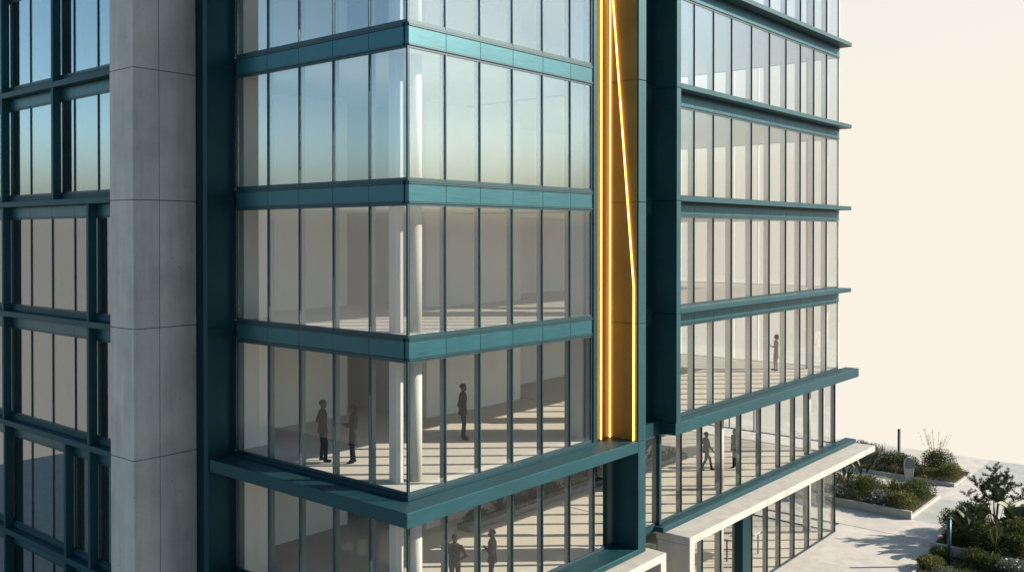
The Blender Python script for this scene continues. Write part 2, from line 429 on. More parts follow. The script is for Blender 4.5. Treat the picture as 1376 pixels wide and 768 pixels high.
# ================================================================== CONCRETE PIER
CP = empty('concrete_pier', (-2.13, 9.77, 0), 'tall grey concrete pier of stacked panels beside the dark left wing', 'pillar')
zs3 = [-.02, 3.72, 7.73, 11.74, 15.68, 19.70, 23.7, 28.0]
bm = bmesh.new()
g = .009
for a, b in zip(zs3, zs3[1:]):
    box(bm, -2.13, -1.26-g, 9.77, 11.2, a+g, b-g); box(bm, -1.26+g, -.005, 9.77, 11.2, a+g, b-g)
mesh_obj('panel', bm, M['conc'], CP, bevel=.012)
mesh_obj('joint', B((-2.10, -.03, 9.80, 11.17, 0, 27.97)), M['joint'], CP)

# ================================================================== LEFT WING
LW = empty('office_wing', (-1.5, 11.3, 0), 'dark shaded left wing with teal fins and narrow ledges, at the left edge', 'building')
LY = [11.25, 12.58, 14.25, 15.93, 17.62, 19.26, 20.9, 22.55, 23.4]
LX0 = -1.8
for z in (0, 4, 8, 12, 16, 20, 24):
    zh = z+3.22
    for i in range(len(LY)-1):
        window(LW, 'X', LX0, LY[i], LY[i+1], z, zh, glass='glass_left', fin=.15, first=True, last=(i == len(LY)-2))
        if z: 
            bm = B((LX0-.03, LX0+.1, LY[i]+.006, LY[i+1]-.006, z-.77, z-.4))
            mesh_obj('spandrel_panel', bm, M['teal_panel'], LW)
    if z:
        mesh_obj('ledge', B((-2.13, LX0+.12, 11.21, 23.5, z-.385, z-.19), (LX0-.05, LX0+.12, 11.21, 23.5, z-.188, z-.003)), M['teal'], LW, bevel=.01)
    fins = {20: (15.17, 19.35), 24: (15.17, 19.35), 16: (15.17, 19.35), 12: (12.66, 19.28), 8: (12.66, 19.28), 4: (12.62, 14.33, 19.2), 0: (12.62, 14.33, 19.2)}[z]
    for y in fins:
        t0 = z-.19 if z else 0
        mesh_obj('fin', B((-2.115, LX0-.035, y, y+.15, t0+.002, z+3.61)), M['teal'], LW, bevel=.008)
    if z: mesh_obj('floor_slab', B((LX0+.13, 6, 11.42, 23.4, z-.24, z-.0)), M['floor'], LW)
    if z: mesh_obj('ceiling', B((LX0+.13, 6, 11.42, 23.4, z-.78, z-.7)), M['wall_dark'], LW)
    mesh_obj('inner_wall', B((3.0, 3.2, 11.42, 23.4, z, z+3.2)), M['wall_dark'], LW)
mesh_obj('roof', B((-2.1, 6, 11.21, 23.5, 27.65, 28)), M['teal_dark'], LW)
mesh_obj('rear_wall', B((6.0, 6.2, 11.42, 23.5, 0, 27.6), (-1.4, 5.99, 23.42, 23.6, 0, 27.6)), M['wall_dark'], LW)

# ================================================================== PLAZA
EX = 50.0
bm = prism([(-26.4, -15), (EX, -15), (EX, 46), (-26.4, 46)], -1.2, -.06)
struct('plaza', bm, M['pave'])
def sheet(name, pts, z, mat):
    b = bmesh.new(); b.faces.new([b.verts.new((x, y, z)) for x, y in pts]); return struct(name, b, mat)
slab_mats = []
for k, s in enumerate((1.0, .93, 1.05, .97)):
    slab_mats.append(mat_concrete('paving_slab', tuple(c*s for c in (.43, .405, .365)), .06, pores=False, scale=.7))
def slab(x0, x1, y0, y1, mat, g=.004):
    return struct('paving', B((x0+g, x1-g, y0+g, y1-g, -.058, 0)), mat)
ys = [-15, -10.5, -5.4, -2.12, .45, 3.2, 8.2]
xs = [5, 12.0, 18.2, 24.4, 30.45, 33.5, 38.5, 43.6, 50-.012]
grey = {(4, 2): 1, (6, 2): 1, (5, 1): 0}
for i in range(len(xs)-1):
    for j in range(len(ys)-1):
        if ys[j] >= .4 and xs[i] < 29.0: continue
        m = slab_mats[(i*3+j*5) % 4]
        if j == 2 and i in (5, 7): m = M['pave_grey']
        slab(xs[i], xs[i+1], ys[j], ys[j+1], m)
for (x0, x1, y0, y1) in ((-26.39, 5, -15, -5.4), (-26.39, 5, -5.4, 0), (-26.39, -2.2, 0, 23.5), (-26.39, 5, 23.6, 46), (5, 50, 12.9, 46), (29.35, 50, 8.2, 12.9)):
    slab(x0, x1, y0, y1, slab_mats[0])

struct('paving_joint', B((30.435, 30.465, -3.4, 8.1, .001, .005)), M['joint'])

# ------------------------------------------------------------------ plants
def leaf_quad(bm, p, d, n, L, W, mi=0, fold=.0):
    d = d.normalized(); s = d.cross(n)
    if s.length < 1e-4: s = d.cross(Vector((1, 0, 0)))
    s.normalize()
    a = p; b = p+d*L*.5+s*W*.5; c = p+d*L; e = p+d*L*.5-s*W*.5
    f = bm.faces.new([bm.verts.new(v) for v in (a, b, c, e)]); f.material_index = mi

def blade(bm, p, d, L, W, droop, seg=4, mi=0, taper=1.0):
    d = d.normalized(); q = Vector(p); s = d.cross(Vector((0, 0, 1)))
    if s.length < .05: s = Vector((math.cos(random.random()*6), math.sin(random.random()*6), 0))
    s.normalize(); prev = None
    for k in range(seg+1):
        t = k/seg; w = W*(1-t**1.6*taper)*.5+.0008
        a, b = bm.verts.new(q+s*w), bm.verts.new(q-s*w)
        if prev: f = bm.faces.new((prev[0], prev[1], b, a)); f.material_index = mi
        prev = (a, b)
        d = (d+Vector((0, 0, -droop/seg))).normalized(); q = q+d*(L/seg)

def rdir(up=0.0):
    while True:
        v = Vector((random.uniform(-1, 1), random.uniform(-1, 1), random.uniform(-1, 1)))
        if .05 < v.length < 1:
            v.normalize()
            if v.z > up: return v

def bush(x, y, z, rx, ry, rz, n, L=.09, W=.045, mats=('leaf',), lumps=5, flowers=None, nf=0):
    """Clumped rounded shrub: many small leaves through the outer part of several overlapping lobes."""
    bm = bmesh.new()
    c0 = Vector((0, 0, 0))
    lobes = []
    for k in range(lumps):
        a = 2*PI*k/lumps+random.uniform(-.5, .5); r = random.uniform(.25, .5) if k else 0
        lobes.append((Vector((rx*r*math.cos(a), ry*r*math.sin(a), rz*random.uniform(.30, .50))), random.uniform(.55, .75)))
    for i in range(n):
        c, s = random.choice(lobes); v = rdir(-.35); rr = random.uniform(.62, 1.05)
        p = c+Vector((v.x*rx*s, v.y*ry*s, v.z*rz*s*.9))*rr
        p.z = max(p.z, .02)
        d = (v*.8+rdir(-.2)*.9+Vector((0, 0, .35)))
        leaf_quad(bm, p, d, rdir(-1), L*random.uniform(.6, 1.3), W*random.uniform(.7, 1.2), 0)
    for i in range(nf):
        c, s = random.choice(lobes); v = rdir(.0)
        p = c+Vector((v.x*rx*s, v.y*ry*s, v.z*rz*s*.9))*1.05
        for k in range(3): leaf_quad(bm, p, rdir(-.2), rdir(-1), .07, .06, 1)
    # short stems inside
    for k in range(6):
        a = random.uniform(0, 2*PI); tube(bm, [(0, 0, 0), (rx*.4*math.cos(a), ry*.4*math.sin(a), rz*.7)], [.015, .006], 4, 2)
    o = mesh_obj('shrub', bm, [M[mats[0]], M[flowers or 'flower_o'], M['bark']], recalc=False)
    o.location = (x, y, z); return o

def grass(x, y, z, r, h, n, W=.022, mat='leaf_olive', droop=.9, spread=.75, name='grass_tuft', plumes=0):
    bm = bmesh.new()
    for i in range(n):
        a = random.uniform(0, 2*PI); q = r*.35*math.sqrt(random.random())
        e = spread*math.sqrt(random.random())
        b = a+random.uniform(-.6, .6)
        blade(bm, (q*math.cos(a), q*math.sin(a), 0), Vector((e*math.cos(b), e*math.sin(b), 1)), h*random.uniform(.6, 1.1), W, droop*random.uniform(.5, 1.2), 4)
    for i in range(plumes):
        a = random.uniform(0, 2*PI); e = random.uniform(.1, .5)
        d = Vector((e*math.cos(a), e*math.sin(a), 1)).normalized(); L = h*random.uniform(1.3, 1.75)
        blade(bm, (0, 0, .1), d, L, .014, .15, 4, 1, .2)
        for k in range(26):
            t = random.uniform(.62, 1.0)
            leaf_quad(bm, d*L*t+rdir(-1)*.02, (d*.8+rdir(-.3)*.6), rdir(-1), .09, .022, 1)
    o = mesh_obj(name, bm, [M[mat], M['straw']], recalc=False); o.location = (x, y, z); return o

def paddle_plant(x, y, z, h, n, seed, leafL=.6, leafW=.26, lean=.45):
    """Broad paddle leaves on upright stalks."""
    rs = random.Random(seed); bm = bmesh.new()
    for i in range(n):
        a = 2*PI*i/n+rs.uniform(-.5, .5); e = rs.uniform(.08, lean); H = h*rs.uniform(.45, 1.0)-leafL*.55
        H = max(H, .15)
        d = Vector((e*math.cos(a), e*math.sin(a), 1)).normalized()
        base = Vector((.06*math.cos(a), .06*math.sin(a), 0)); tip = base+d*H
        tube(bm, [base, base+d*H*.6, tip], [.022, .017, .012], 5, 1)
        # leaf: a folded, arched blade
        s = d.cross(Vector((0, 0, 1)))
        if s.length < .1: s = Vector((-math.sin(a), math.cos(a), 0))
        s.normalize(); q = tip.copy(); dd = d.copy(); rows = []
        L = leafL*rs.uniform(.8, 1.15); W = leafW*rs.uniform(.8, 1.15); seg = 8; dr = rs.uniform(.5, 1.5)
        tw = rs.uniform(-.5, .5); s = (s*math.cos(tw)+dd.cross(s)*math.sin(tw)).normalized()
        for k in range(seg+1):
            t = k/seg; w = W*.5*(math.sin(PI*min(1, t*.96+.02))**.75)
            nrm = s.cross(dd).normalized()
            rows.append([bm.verts.new(q-s*w+nrm*w*.45), bm.verts.new(q-s*w*.5+nrm*w*.13), bm.verts.new(q), bm.verts.new(q+s*w*.5+nrm*w*.13), bm.verts.new(q+s*w+nrm*w*.45)])
            out = Vector((math.cos(a), math.sin(a), -.35))
            dd = (dd+out*dr/seg*.8).normalized(); q = q+dd*L/seg
            s = (s-dd*s.dot(dd)).normalized()
        for r0, r1 in zip(rows, rows[1:]):
            for k in range(4):
                f = bm.faces.new((r0[k], r0[k+1], r1[k+1], r1[k])); f.smooth = True
    o = mesh_obj('broadleaf_plant', bm, [M['paddle'], M['leaf_olive']], recalc=False); o.location = (x, y, z); return o

def spiky(x, y, z, h, n, W=.06, mat='leaf_olive', arch=.5):
    bm = bmesh.new()
    for i in range(n):
        a = random.uniform(0, 2*PI); e = random.uniform(.1, 1.6)
        blade(bm, (0, 0, .05), Vector((e*math.cos(a), e*math.sin(a), 1)), h*random.uniform(.75, 1.1), W, arch, 5)
    o = mesh_obj('spiky_plant', bm, [M[mat]], recalc=False); o.location = (x, y, z); return o

def feather_tree(x, y, z, h, label):
    t = empty('small_tree', (x, y, z), label, 'tree')
    rs = random.Random(5)
    tr = bmesh.new(); cr = bmesh.new()
    # limbs fan out in the picture plane and in depth
    stems = [(-.36, .10, .78), (-.20, -.2, .90), (.02, .15, 1.0), (.22, -.12, .88), (.42, .12, .74), (.58, -.1, .58), (-.05, -.35, .72), (.3, .4, .8), (-.42, .3, .55)]
    rt = Vector((.66, -.75, 0)); fw = Vector((.75, .66, 0))
    for (a, b, k) in stems:
        tip = rt*a*h*.85+fw*b*h*.6+Vector((0, 0, h*k))
        mid = tip*.45+Vector((0, 0, .12*h))-rt*a*h*.16
        p0 = rt*a*.12+fw*b*.12
        pts = [p0, mid*.5+p0*.5, mid, (mid+tip)*.5+Vector((0, 0, .03)), tip]
        tube(tr, pts, [.035, .028, .02, .014, .006], 6)
        # twigs with needle brushes
        for q in range(14):
            u = rs.uniform(.42, 1.0)
            base = mid.lerp(tip, (u-.4)/.6) if u > .4 else mid
            d = (rt*rs.uniform(-1, 1)+fw*rs.uniform(-1, 1)+Vector((0, 0, rs.uniform(.1, 1.3)))).normalized()
            L = h*rs.uniform(.10, .19)
            tube(tr, [base, base+d*L], [.006, .002], 4)
            for m in range(85):
                s = rs.uniform(.1, 1.08)
                v = Vector((rs.gauss(0, 1), rs.gauss(0, 1), rs.gauss(0, 1))).normalized()
                leaf_quad(cr, base+d*L*s, d*.55+v*.8, v.cross(d), rs.uniform(.07, .14), .026, 0)
    mesh_obj('trunk', tr, M['bark'], t, smooth=True)
    c = mesh_obj('crown', cr, M['leaf_deep'], t, recalc=False)
    # parented meshes were authored in local coordinates
    for o in t.children: o.matrix_basis = Matrix.Identity(4)
    return t

def planter(x0, x1, y0, y1, h, label, t=.16, hr=None):
    p = empty('planter', ((x0+x1)/2, (y0+y1)/2, 0), label, 'planter')
    hr = hr or h
    bm = B((x0+t+.001, x1, y0, y0+t, 0.003, hr), (x0, x1, y1-t, y1, 0.003, h), (x0, x0+t, y0, y1-t-.001, 0.003, h), (x1-t, x1, y0+t+.001, y1-t-.001, 0.003, hr))
    mesh_obj('wall', bm, M['conc_white'], p, bevel=.012)
    mesh_obj('soil', B((x0+t+.001, x1-t-.001, y0+t+.001, y1-t-.001, 0.004, min(h, hr)-.05)), M['soil'], p)
    return p

def cover(x0, x1, y0, y1, z, n, mats=('leaf_deep', 'leaf_olive', 'leaf_grey'), h=.16):
    bm = bmesh.new()
    for i in range(n):
        x, y = random.uniform(x0, x1), random.uniform(y0, y1)
        k = noise.noise(Vector((x*.9, y*.9, 0))); hh = h*(.55+.9*max(0, k+.3))
        mi = 2 if k > .28 else (1 if k < -.12 else 0)
        p = Vector((x, y, z+random.uniform(0, hh)))
        leaf_quad(bm, p, rdir(-.1)+Vector((0, 0, .5)), rdir(-1), random.uniform(.05, .12), .035, mi)
    o = mesh_obj('ground_cover', bm, [M[m] for m in mats], recalc=False); o['kind'] = 'stuff'
    o['label'] = 'low leafy ground cover filling a planter'; return o

# --- planter A, nearest to the wing's glass corner
planter(33.4, 38.6, -2.15, 6.5, .42, 'long pale concrete planter closest to the glass corner of the right wing', hr=.17)
cover(33.6, 38.4, -2.0, 6.2, .12, 16000, h=.34)
A = 'plants in the pale planter by the glass corner'
def T(o, lab, cat, grp=None): return tag(o, lab, cat, grp)
T(bush(34.25, -1.45, .15, .85, .80, 1.0, 3600, mats=('leaf_olive',), flowers='flower_o', nf=16), 'low olive shrub at the front right corner of the planter by the glass wing', 'shrub', A)
T(bush(34.2, -.35, .2, .85, .80, .75, 3400, mats=('leaf_grey',), flowers='flower_w', nf=50), 'greyish flowering shrub low along the front wall of the planter by the glass wing', 'shrub', A)
T(bush(35.7, -1.3, .12, .95, .95, 1.2, 4200, mats=('leaf_deep',)), 'rounded dark shrub in the right half of the planter by the glass wing', 'shrub', A)
T(bush(37.2, -1.5, .12, .95, .8, 1.1, 3600, L=.13, W=.03, mats=('leaf',), flowers='flower_o', nf=25), 'upright green shrub at the back right corner of the planter by the glass wing', 'shrub', A)
T(bush(35.0, .75, .38, 1.05, .95, 1.15, 4600, mats=('leaf',)), 'big dark green shrub under the paddle leaves in the planter by the glass wing', 'shrub', A)
T(bush(35.1, 3.2, .38, 1.1, 1.15, 1.1, 5200, mats=('leaf_olive',), flowers='flower_o', nf=110), 'broad olive shrub dotted with orange flowers beside the glass corner', 'shrub', A)
T(bush(34.1, 1.9, .38, .7, .9, .6, 2800, mats=('leaf_grey',), flowers='flower_w', nf=90), 'low pale flowering shrub behind the front wall, left of the paddle leaves', 'shrub', A)
T(bush(34.0, 3.7, .38, .6, .95, .5, 2400, mats=('leaf_grey',), flowers='flower_w', nf=60), 'low grey-white shrub seen through the glass corner pane', 'shrub', A)
T(paddle_plant(35.9, 1.15, .40, 2.1, 9, 3, .85, .30), 'tall paddle-leaf plant rising from the middle of the planter by the glass wing', 'plant', A)
T(paddle_plant(35.4, 2.05, .40, 1.75, 7, 8, .75, .24), 'slimmer paddle-leaf plant just left of the tallest one by the glass wing', 'plant', A)
T(spiky(36.8, -.1, .40, 1.25, 70, .055, 'leaf_olive', .7), 'olive fan-shaped spiky plant at the back of the planter by the glass wing', 'plant', A)
T(grass(34.9, -.95, .40, .4, .75, 130), 'small grass tuft leaning over the shrubs of the planter by the glass wing', 'grass tuft', A)
# --- planter B, farther back
planter(41.5, 45.6, -2.1, 6.8, .2, 'low pale concrete planter farthest back on the plaza', hr=.08)
cover(41.7, 45.4, -1.95, 6.6, .03, 9000, h=.2)
Bg = 'plants in the farthest planter'
T(bush(42.1, -.85, .18, .60, 1.15, .62, 3600, L=.07, mats=('leaf_olive',)), 'low clipped olive hedge beside the pale stele', 'shrub', Bg)
T(bush(42.3, -1.75, .18, .7, .55, .90, 2400, mats=('leaf_olive',)), 'small olive shrub at the right end of the farthest planter', 'shrub', Bg)
T(bush(43.5, -.6, .18, 1.1, 1.05, 1.35, 4600, mats=('leaf_deep',)), 'round dark shrub under the tall dry grass plumes', 'shrub', Bg)
T(grass(44.0, -.35, .18, .6, 1.5, 110, plumes=16, mat='leaf', name='plume_grass'), 'airy plume grass with dry straw stems standing above the farthest planter', 'grass tuft', Bg)
T(bush(43.0, 1.4, .18, 1.2, 1.1, .95, 4600, mats=('leaf_deep',)), 'dark shrub left of the pale stele in the farthest planter', 'shrub', Bg)
T(bush(42.6, 2.7, .18, .9, 1.0, .95, 3200, mats=('leaf_grey',), flowers='flower_w', nf=40), 'grey-green shrub near the lamp in the farthest planter', 'shrub', Bg)
T(bush(44.3, 4.0, .18, 1.1, 1.1, 1.0, 4600, mats=('leaf',)), 'broad green shrub left of the far lamp', 'shrub', Bg)
T(bush(43.4, 5.4, .18, 1.1, 1.1, .85, 4600, mats=('leaf_olive',)), 'olive shrub at the left end of the farthest planter under the canopy edge', 'shrub', Bg)
T(grass(44.6, 2.9, .18, .6, 1.2, 160, mat='leaf'), 'green grass tuft behind the far lamp', 'grass tuft', Bg)
# --- planter C, bottom right
planter(28.9, 34.2, -8.6, -4.35, .45, 'pale planter of large mixed plants at the lower right')
cover(29.1, 34.0, -8.4, -4.6, .38, 7000)
Cg = 'plants in the lower right planter'
feather_tree(32.7, -6.2, .38, 3.0, 'small feathery many-stemmed tree, the tallest plant at the lower right')
T(paddle_plant(30.7, -5.7, .38, 2.05, 11, 21, .95, .42, .55), 'big paddle-leaf plant left of the feathery tree', 'plant', Cg)
T(paddle_plant(32.0, -7.4, .38, 1.75, 9, 33, .9, .62, .5), 'plant with very wide round leaves at the right picture edge', 'plant', Cg)
T(bush(30.0, -6.6, .38, 1.1, 1.0, 1.05, 6000, mats=('leaf_deep',)), 'large dark round shrub in front of the feathery tree', 'shrub', Cg)
T(bush(31.0, -7.75, .38, 1.05, 1.0, 1.25, 5600, mats=('leaf',)), 'round green shrub below the wide round leaves at the right edge', 'shrub', Cg)
T(bush(29.6, -7.9, .38, .9, .8, .85, 4400, mats=('leaf_deep',), flowers='flower_o', nf=24), 'low shrub with a few orange flowers at the lower right corner of the planter', 'shrub', Cg)
T(paddle_plant(29.9, -5.9, .38, 1.7, 8, 77, .85, .34, .8), 'smaller paddle-leaf plant in front of the big one, beside the near lamp post', 'plant', Cg)
T(paddle_plant(31.3, -6.9, .38, 1.9, 8, 91, .85, .40, .7), 'paddle-leaf plant between the feathery tree and the right picture edge', 'plant', Cg)
T(spiky(30.4, -7.2, .38, 1.5, 130, .05, 'leaf_olive', .8), 'tall olive spiky plant under the feathery tree', 'plant', Cg)
T(spiky(29.3, -7.0, .38, 1.35, 150, .035, 'leaf_olive', .9), 'pale green arching spiky plant at the front of the lower right planter', 'plant', Cg)
T(bush(33.3, -5.0, .38, .8, .75, 1.0, 3600, mats=('leaf_deep',)), 'dark shrub at the back of the lower right planter behind the paddle leaves', 'shrub', Cg)
T(bush(31.7, -4.75, .38, .75, .7, .95, 3400, mats=('leaf',)), 'green shrub overhanging the planter wall just left of the big paddle-leaf plant', 'shrub', Cg)
T(bush(29.7, -5.3, .38, .65, .6, .6, 2800, mats=('leaf_deep',)), 'small dark shrub right behind the near lamp post', 'shrub', Cg)
T(grass(30.2, -5.0, .38, .4, .95, 180, mat='leaf_olive'), 'olive grass tuft by the stalks of the big paddle-leaf plant', 'grass tuft', Cg)
# --- low bed in front of it
planter(23.6, 28.7, -9.0, -4.6, .14, 'low kerbed bed around the foot of the near lamp post', .12)
cover(23.8, 28.5, -8.8, -4.8, .08, 8000)
Dg = 'plants in the kerbed bed'
T(bush(28.35, -5.0, .08, .5, .45, .42, 2600, mats=('leaf_olive',)), 'low olive shrub behind the foot of the near lamp post', 'shrub', Dg)
T(bush(26.7, -5.05, .08, .8, .5, .42, 3400, mats=('leaf_olive',)), 'olive shrub at the bottom edge left of the near lamp post', 'shrub', Dg)
T(bush(28.0, -6.7, .08, .7, .8, .62, 3800, mats=('leaf',)), 'green shrub at the bottom edge right of the near lamp post', 'shrub', Dg)
T(bush(27.9, -8.0, .08, .7, .7, .6, 3400, mats=('leaf_grey',), flowers='flower_w', nf=40), 'grey-green white-flowered shrub in the lower right corner of the picture', 'shrub', Dg)
# --- troughs and plants added indoors to stand in for mirrored outdoor planting
def trough(x0, x1, y0, y1, z, h, label):
    p = empty('standin_trough', ((x0+x1)/2, (y0+y1)/2, z), label, 'planter')
    mesh_obj('wall', B((x0, x1, y0, y0+.05, z, z+h), (x0, x1, y1-.05, y1, z, z+h), (x0, x0+.05, y0+.05, y1-.05, z, z+h), (x1-.05, x1, y0+.05, y1-.05, z, z+h)), M['bollard'], p)
    mesh_obj('soil', B((x0+.051, x1-.051, y0+.051, y1-.051, z+.001, z+h-.04)), M['soil'], p)
trough(8.0, 16.6, 5.25, 5.85, 4.021, .22, 'added low dark trough for mirrored planting, behind the windows under the corner ledge')
trough(17.4, 23.0, 4.95, 5.55, 4.021, .22, 'added low dark trough for mirrored planting, behind the windows above the pale canopy')
G = 'added indoor plants standing in for reflected planting'
Z0 = 4.2
T(bush(8.7, 5.55, Z0, .7, .30, .45, 900, mats=('leaf_deep',)), 'added low dark plant at the left end of the trough, right of the folded-arms figure', 'plant', G)
T(spiky(10.0, 5.55, Z0, .95, 80, .05, 'leaf_deep', .5), 'added dark spiky plant silhouetted behind the windows under the corner ledge', 'plant', G)
T(bush(11.1, 5.55, Z0, .6, .30, .42, 900, mats=('leaf_deep',)), 'added low dark plant between two taller trough plants under the corner ledge', 'plant', G)
T(spiky(12.0, 5.55, Z0, .95, 120, .035, 'leaf_deep', .8), 'added dark bristly round plant in the middle of the indoor trough', 'plant', G)
T(bush(13.2, 5.55, Z0, .7, .30, .5, 1100, mats=('leaf_deep',)), 'added low dark plant left of the tallest trough plant', 'plant', G)
T(bush(14.6, 5.55, Z0, .8, .45, 1.35, 2200, mats=('leaf_deep',)), 'added tall ragged dark plant behind the rightmost window under the corner ledge', 'plant', G)
T(bush(15.9, 5.55, Z0, .6, .30, .8, 1000, mats=('leaf_deep',)), 'added dark plant at the right end of the trough, behind the recess', 'plant', G)
T(bush(18.1, 5.25, Z0, .7, .30, .65, 1200, mats=('leaf_deep',)), 'added dark plant at the left end of the trough above the canopy', 'plant', G)
T(paddle_plant(19.4, 5.25, Z0, 1.35, 9, 55, .8, .28, .9), 'added plant with broad pointed leaves behind the glass, left of the walking person', 'plant', G)
T(bush(20.8, 5.25, Z0, .7, .30, .45, 1000, mats=('leaf_deep',)), 'added low dark plant just left of the walking person', 'plant', G)
T(grass(22.0, 5.25, Z0, .3, .6, 90, mat='leaf_deep'), 'added small dark grass tuft in the trough behind the walking person', 'grass tuft', G)

# ------------------------------------------------------------------ lamps, stele
def lamp(x, y, h, label, frame):
    L = empty('bollard_light', (x, y, 0), label, 'lamp post')
    w = .085
    if frame:   # open frame of two posts joined by a cap
        mesh_obj('post', B((x-.14, x-.06, y-.05, y+.05, .003, h-.1)), M['bollard'], L, bevel=.006)
        mesh_obj('post', B((x+.06, x+.14, y-.05, y+.05, .003, h-.1)), M['bollard'], L, bevel=.006)
        mesh_obj('diffuser', B((x-.058, x+.058, y-.02, y+.02, .3, h-.102)), M['flower_w'], L)
        mesh_obj('cap', B((x-.15, x+.15, y-.06, y+.06, h-.099, h)), M['bollard'], L, bevel=.01)
    else:
        bm = bmesh.new(); cyl(bm, x, y, .003, h-.06, w, n=20); mesh_obj('post', bm, M['bollard'], L)
        bm = bmesh.new(); cyl(bm, x, y, h-.059, h, w+.006, w-.01, n=20); mesh_obj('cap', bm, M['teal_dark'], L)
        bm = bmesh.new(); cyl(bm, x, y, .004, .03, w+.05, n=20); mesh_obj('base_plate', bm, M['bollard'], L)
    return L
lamp(27.5, -5.55, 2.15, 'dark teal round lamp post at the lower right, in front of the plants', False)
lamp(45.7, 2.35, 2.10, 'slim open-framed lamp post far back beyond the planters', True)
def stele(x, y):
    s = empty('stele', (x, y, 0), 'pale rounded stele with a grey hood standing at the farthest planter', 'sculpture')
    rt = Vector((.66, -.75, 0)); fw = Vector((.75, .66, 0))
    def slab_shape(prof, d0, d1):
        bm = bmesh.new()
        a = [bm.verts.new(Vector((x, y, 0))+rt*u+Vector((0, 0, w))+fw*(d0+.12*(1-w/1.5))) for u, w in prof]
        c = [bm.verts.new(Vector((x, y, 0))+rt*u+Vector((0, 0, w))+fw*d1) for u, w in prof]
        bm.faces.new(a); bm.faces.new(c[::-1]); n = len(prof)
        for i in range(n): bm.faces.new((a[i], c[i], c[(i+1) % n], a[(i+1) % n]))
        return bm
    prof = [(-.17, .004), (.20, .004), (.27, .55)]+[(.30*math.cos(t)+.0, 1.02+.44*math.sin(t)) for t in [PI*k/12 for k in range(13)]]+[(-.27, .55)]
    mesh_obj('body', slab_shape(prof, -.10, .12), M['conc_white'], s, bevel=.015)
    hood = [(-.285, .80), (.285, .80)]+[(.285*math.cos(t), 1.02+.425*math.sin(t)) for t in [PI*k/12 for k in range(13)]]
    mesh_obj('hood', slab_shape(hood, -.16, -.09), mat_plain('hood_grey', (.13, .138, .142), .6), s, bevel=.008)
    return s
stele(41.1, .30)

# ------------------------------------------------------------------ people
def ellipsoid_loft(bm, rings, n=16):
    """rings: (centre, rx_vec, ry_vec)."""
    rs = []
    for c, a, b in rings: rs.append([bm.verts.new(Vector(c)+Vector(a)*math.cos(2*PI*k/n)+Vector(b)*math.sin(2*PI*k/n)) for k in range(n)])
    for p, q in zip(rs, rs[1:]):
        for k in range(n): bm.faces.new((p[k], p[(k+1) % n], q[(k+1) % n], q[k]))
    bm.faces.new(rs[0][::-1]); bm.faces.new(rs[-1])

def capsule(bm, p0, p1, r0, r1, n=12, flat=1.0):
    p0, p1 = Vector(p0), Vector(p1); d = (p1-p0)
    if d.length < 1e-5: d = Vector((0, 0, 1e-3))
    d.normalize(); s = d.cross(Vector((0, 1, 0)) if abs(d.y) < .9 else Vector((1, 0, 0))).normalized(); t = s.cross(d)
    rg = []
    for k in (-80, -50, -20): a = R(k); rg.append((p0+d*r0*math.sin(a), s*r0*math.cos(a), t*r0*math.cos(a)*flat))
    for k in (20, 50, 80): a = R(k); rg.append((p1+d*r1*math.sin(a), s*r1*math.cos(a), t*r1*math.cos(a)*flat))
    ellipsoid_loft(bm, rg, n)

def pmat(name, c): return mat_plain(name, tuple(v*.3 for v in c), .9, .12, 8, spec=.06)
SKIN = pmat('skin', (.24, .15, .11)); SHOE = pmat('shoe_leather', (.02, .02, .02)); HAIR = pmat('hair', (.02, .016, .013))

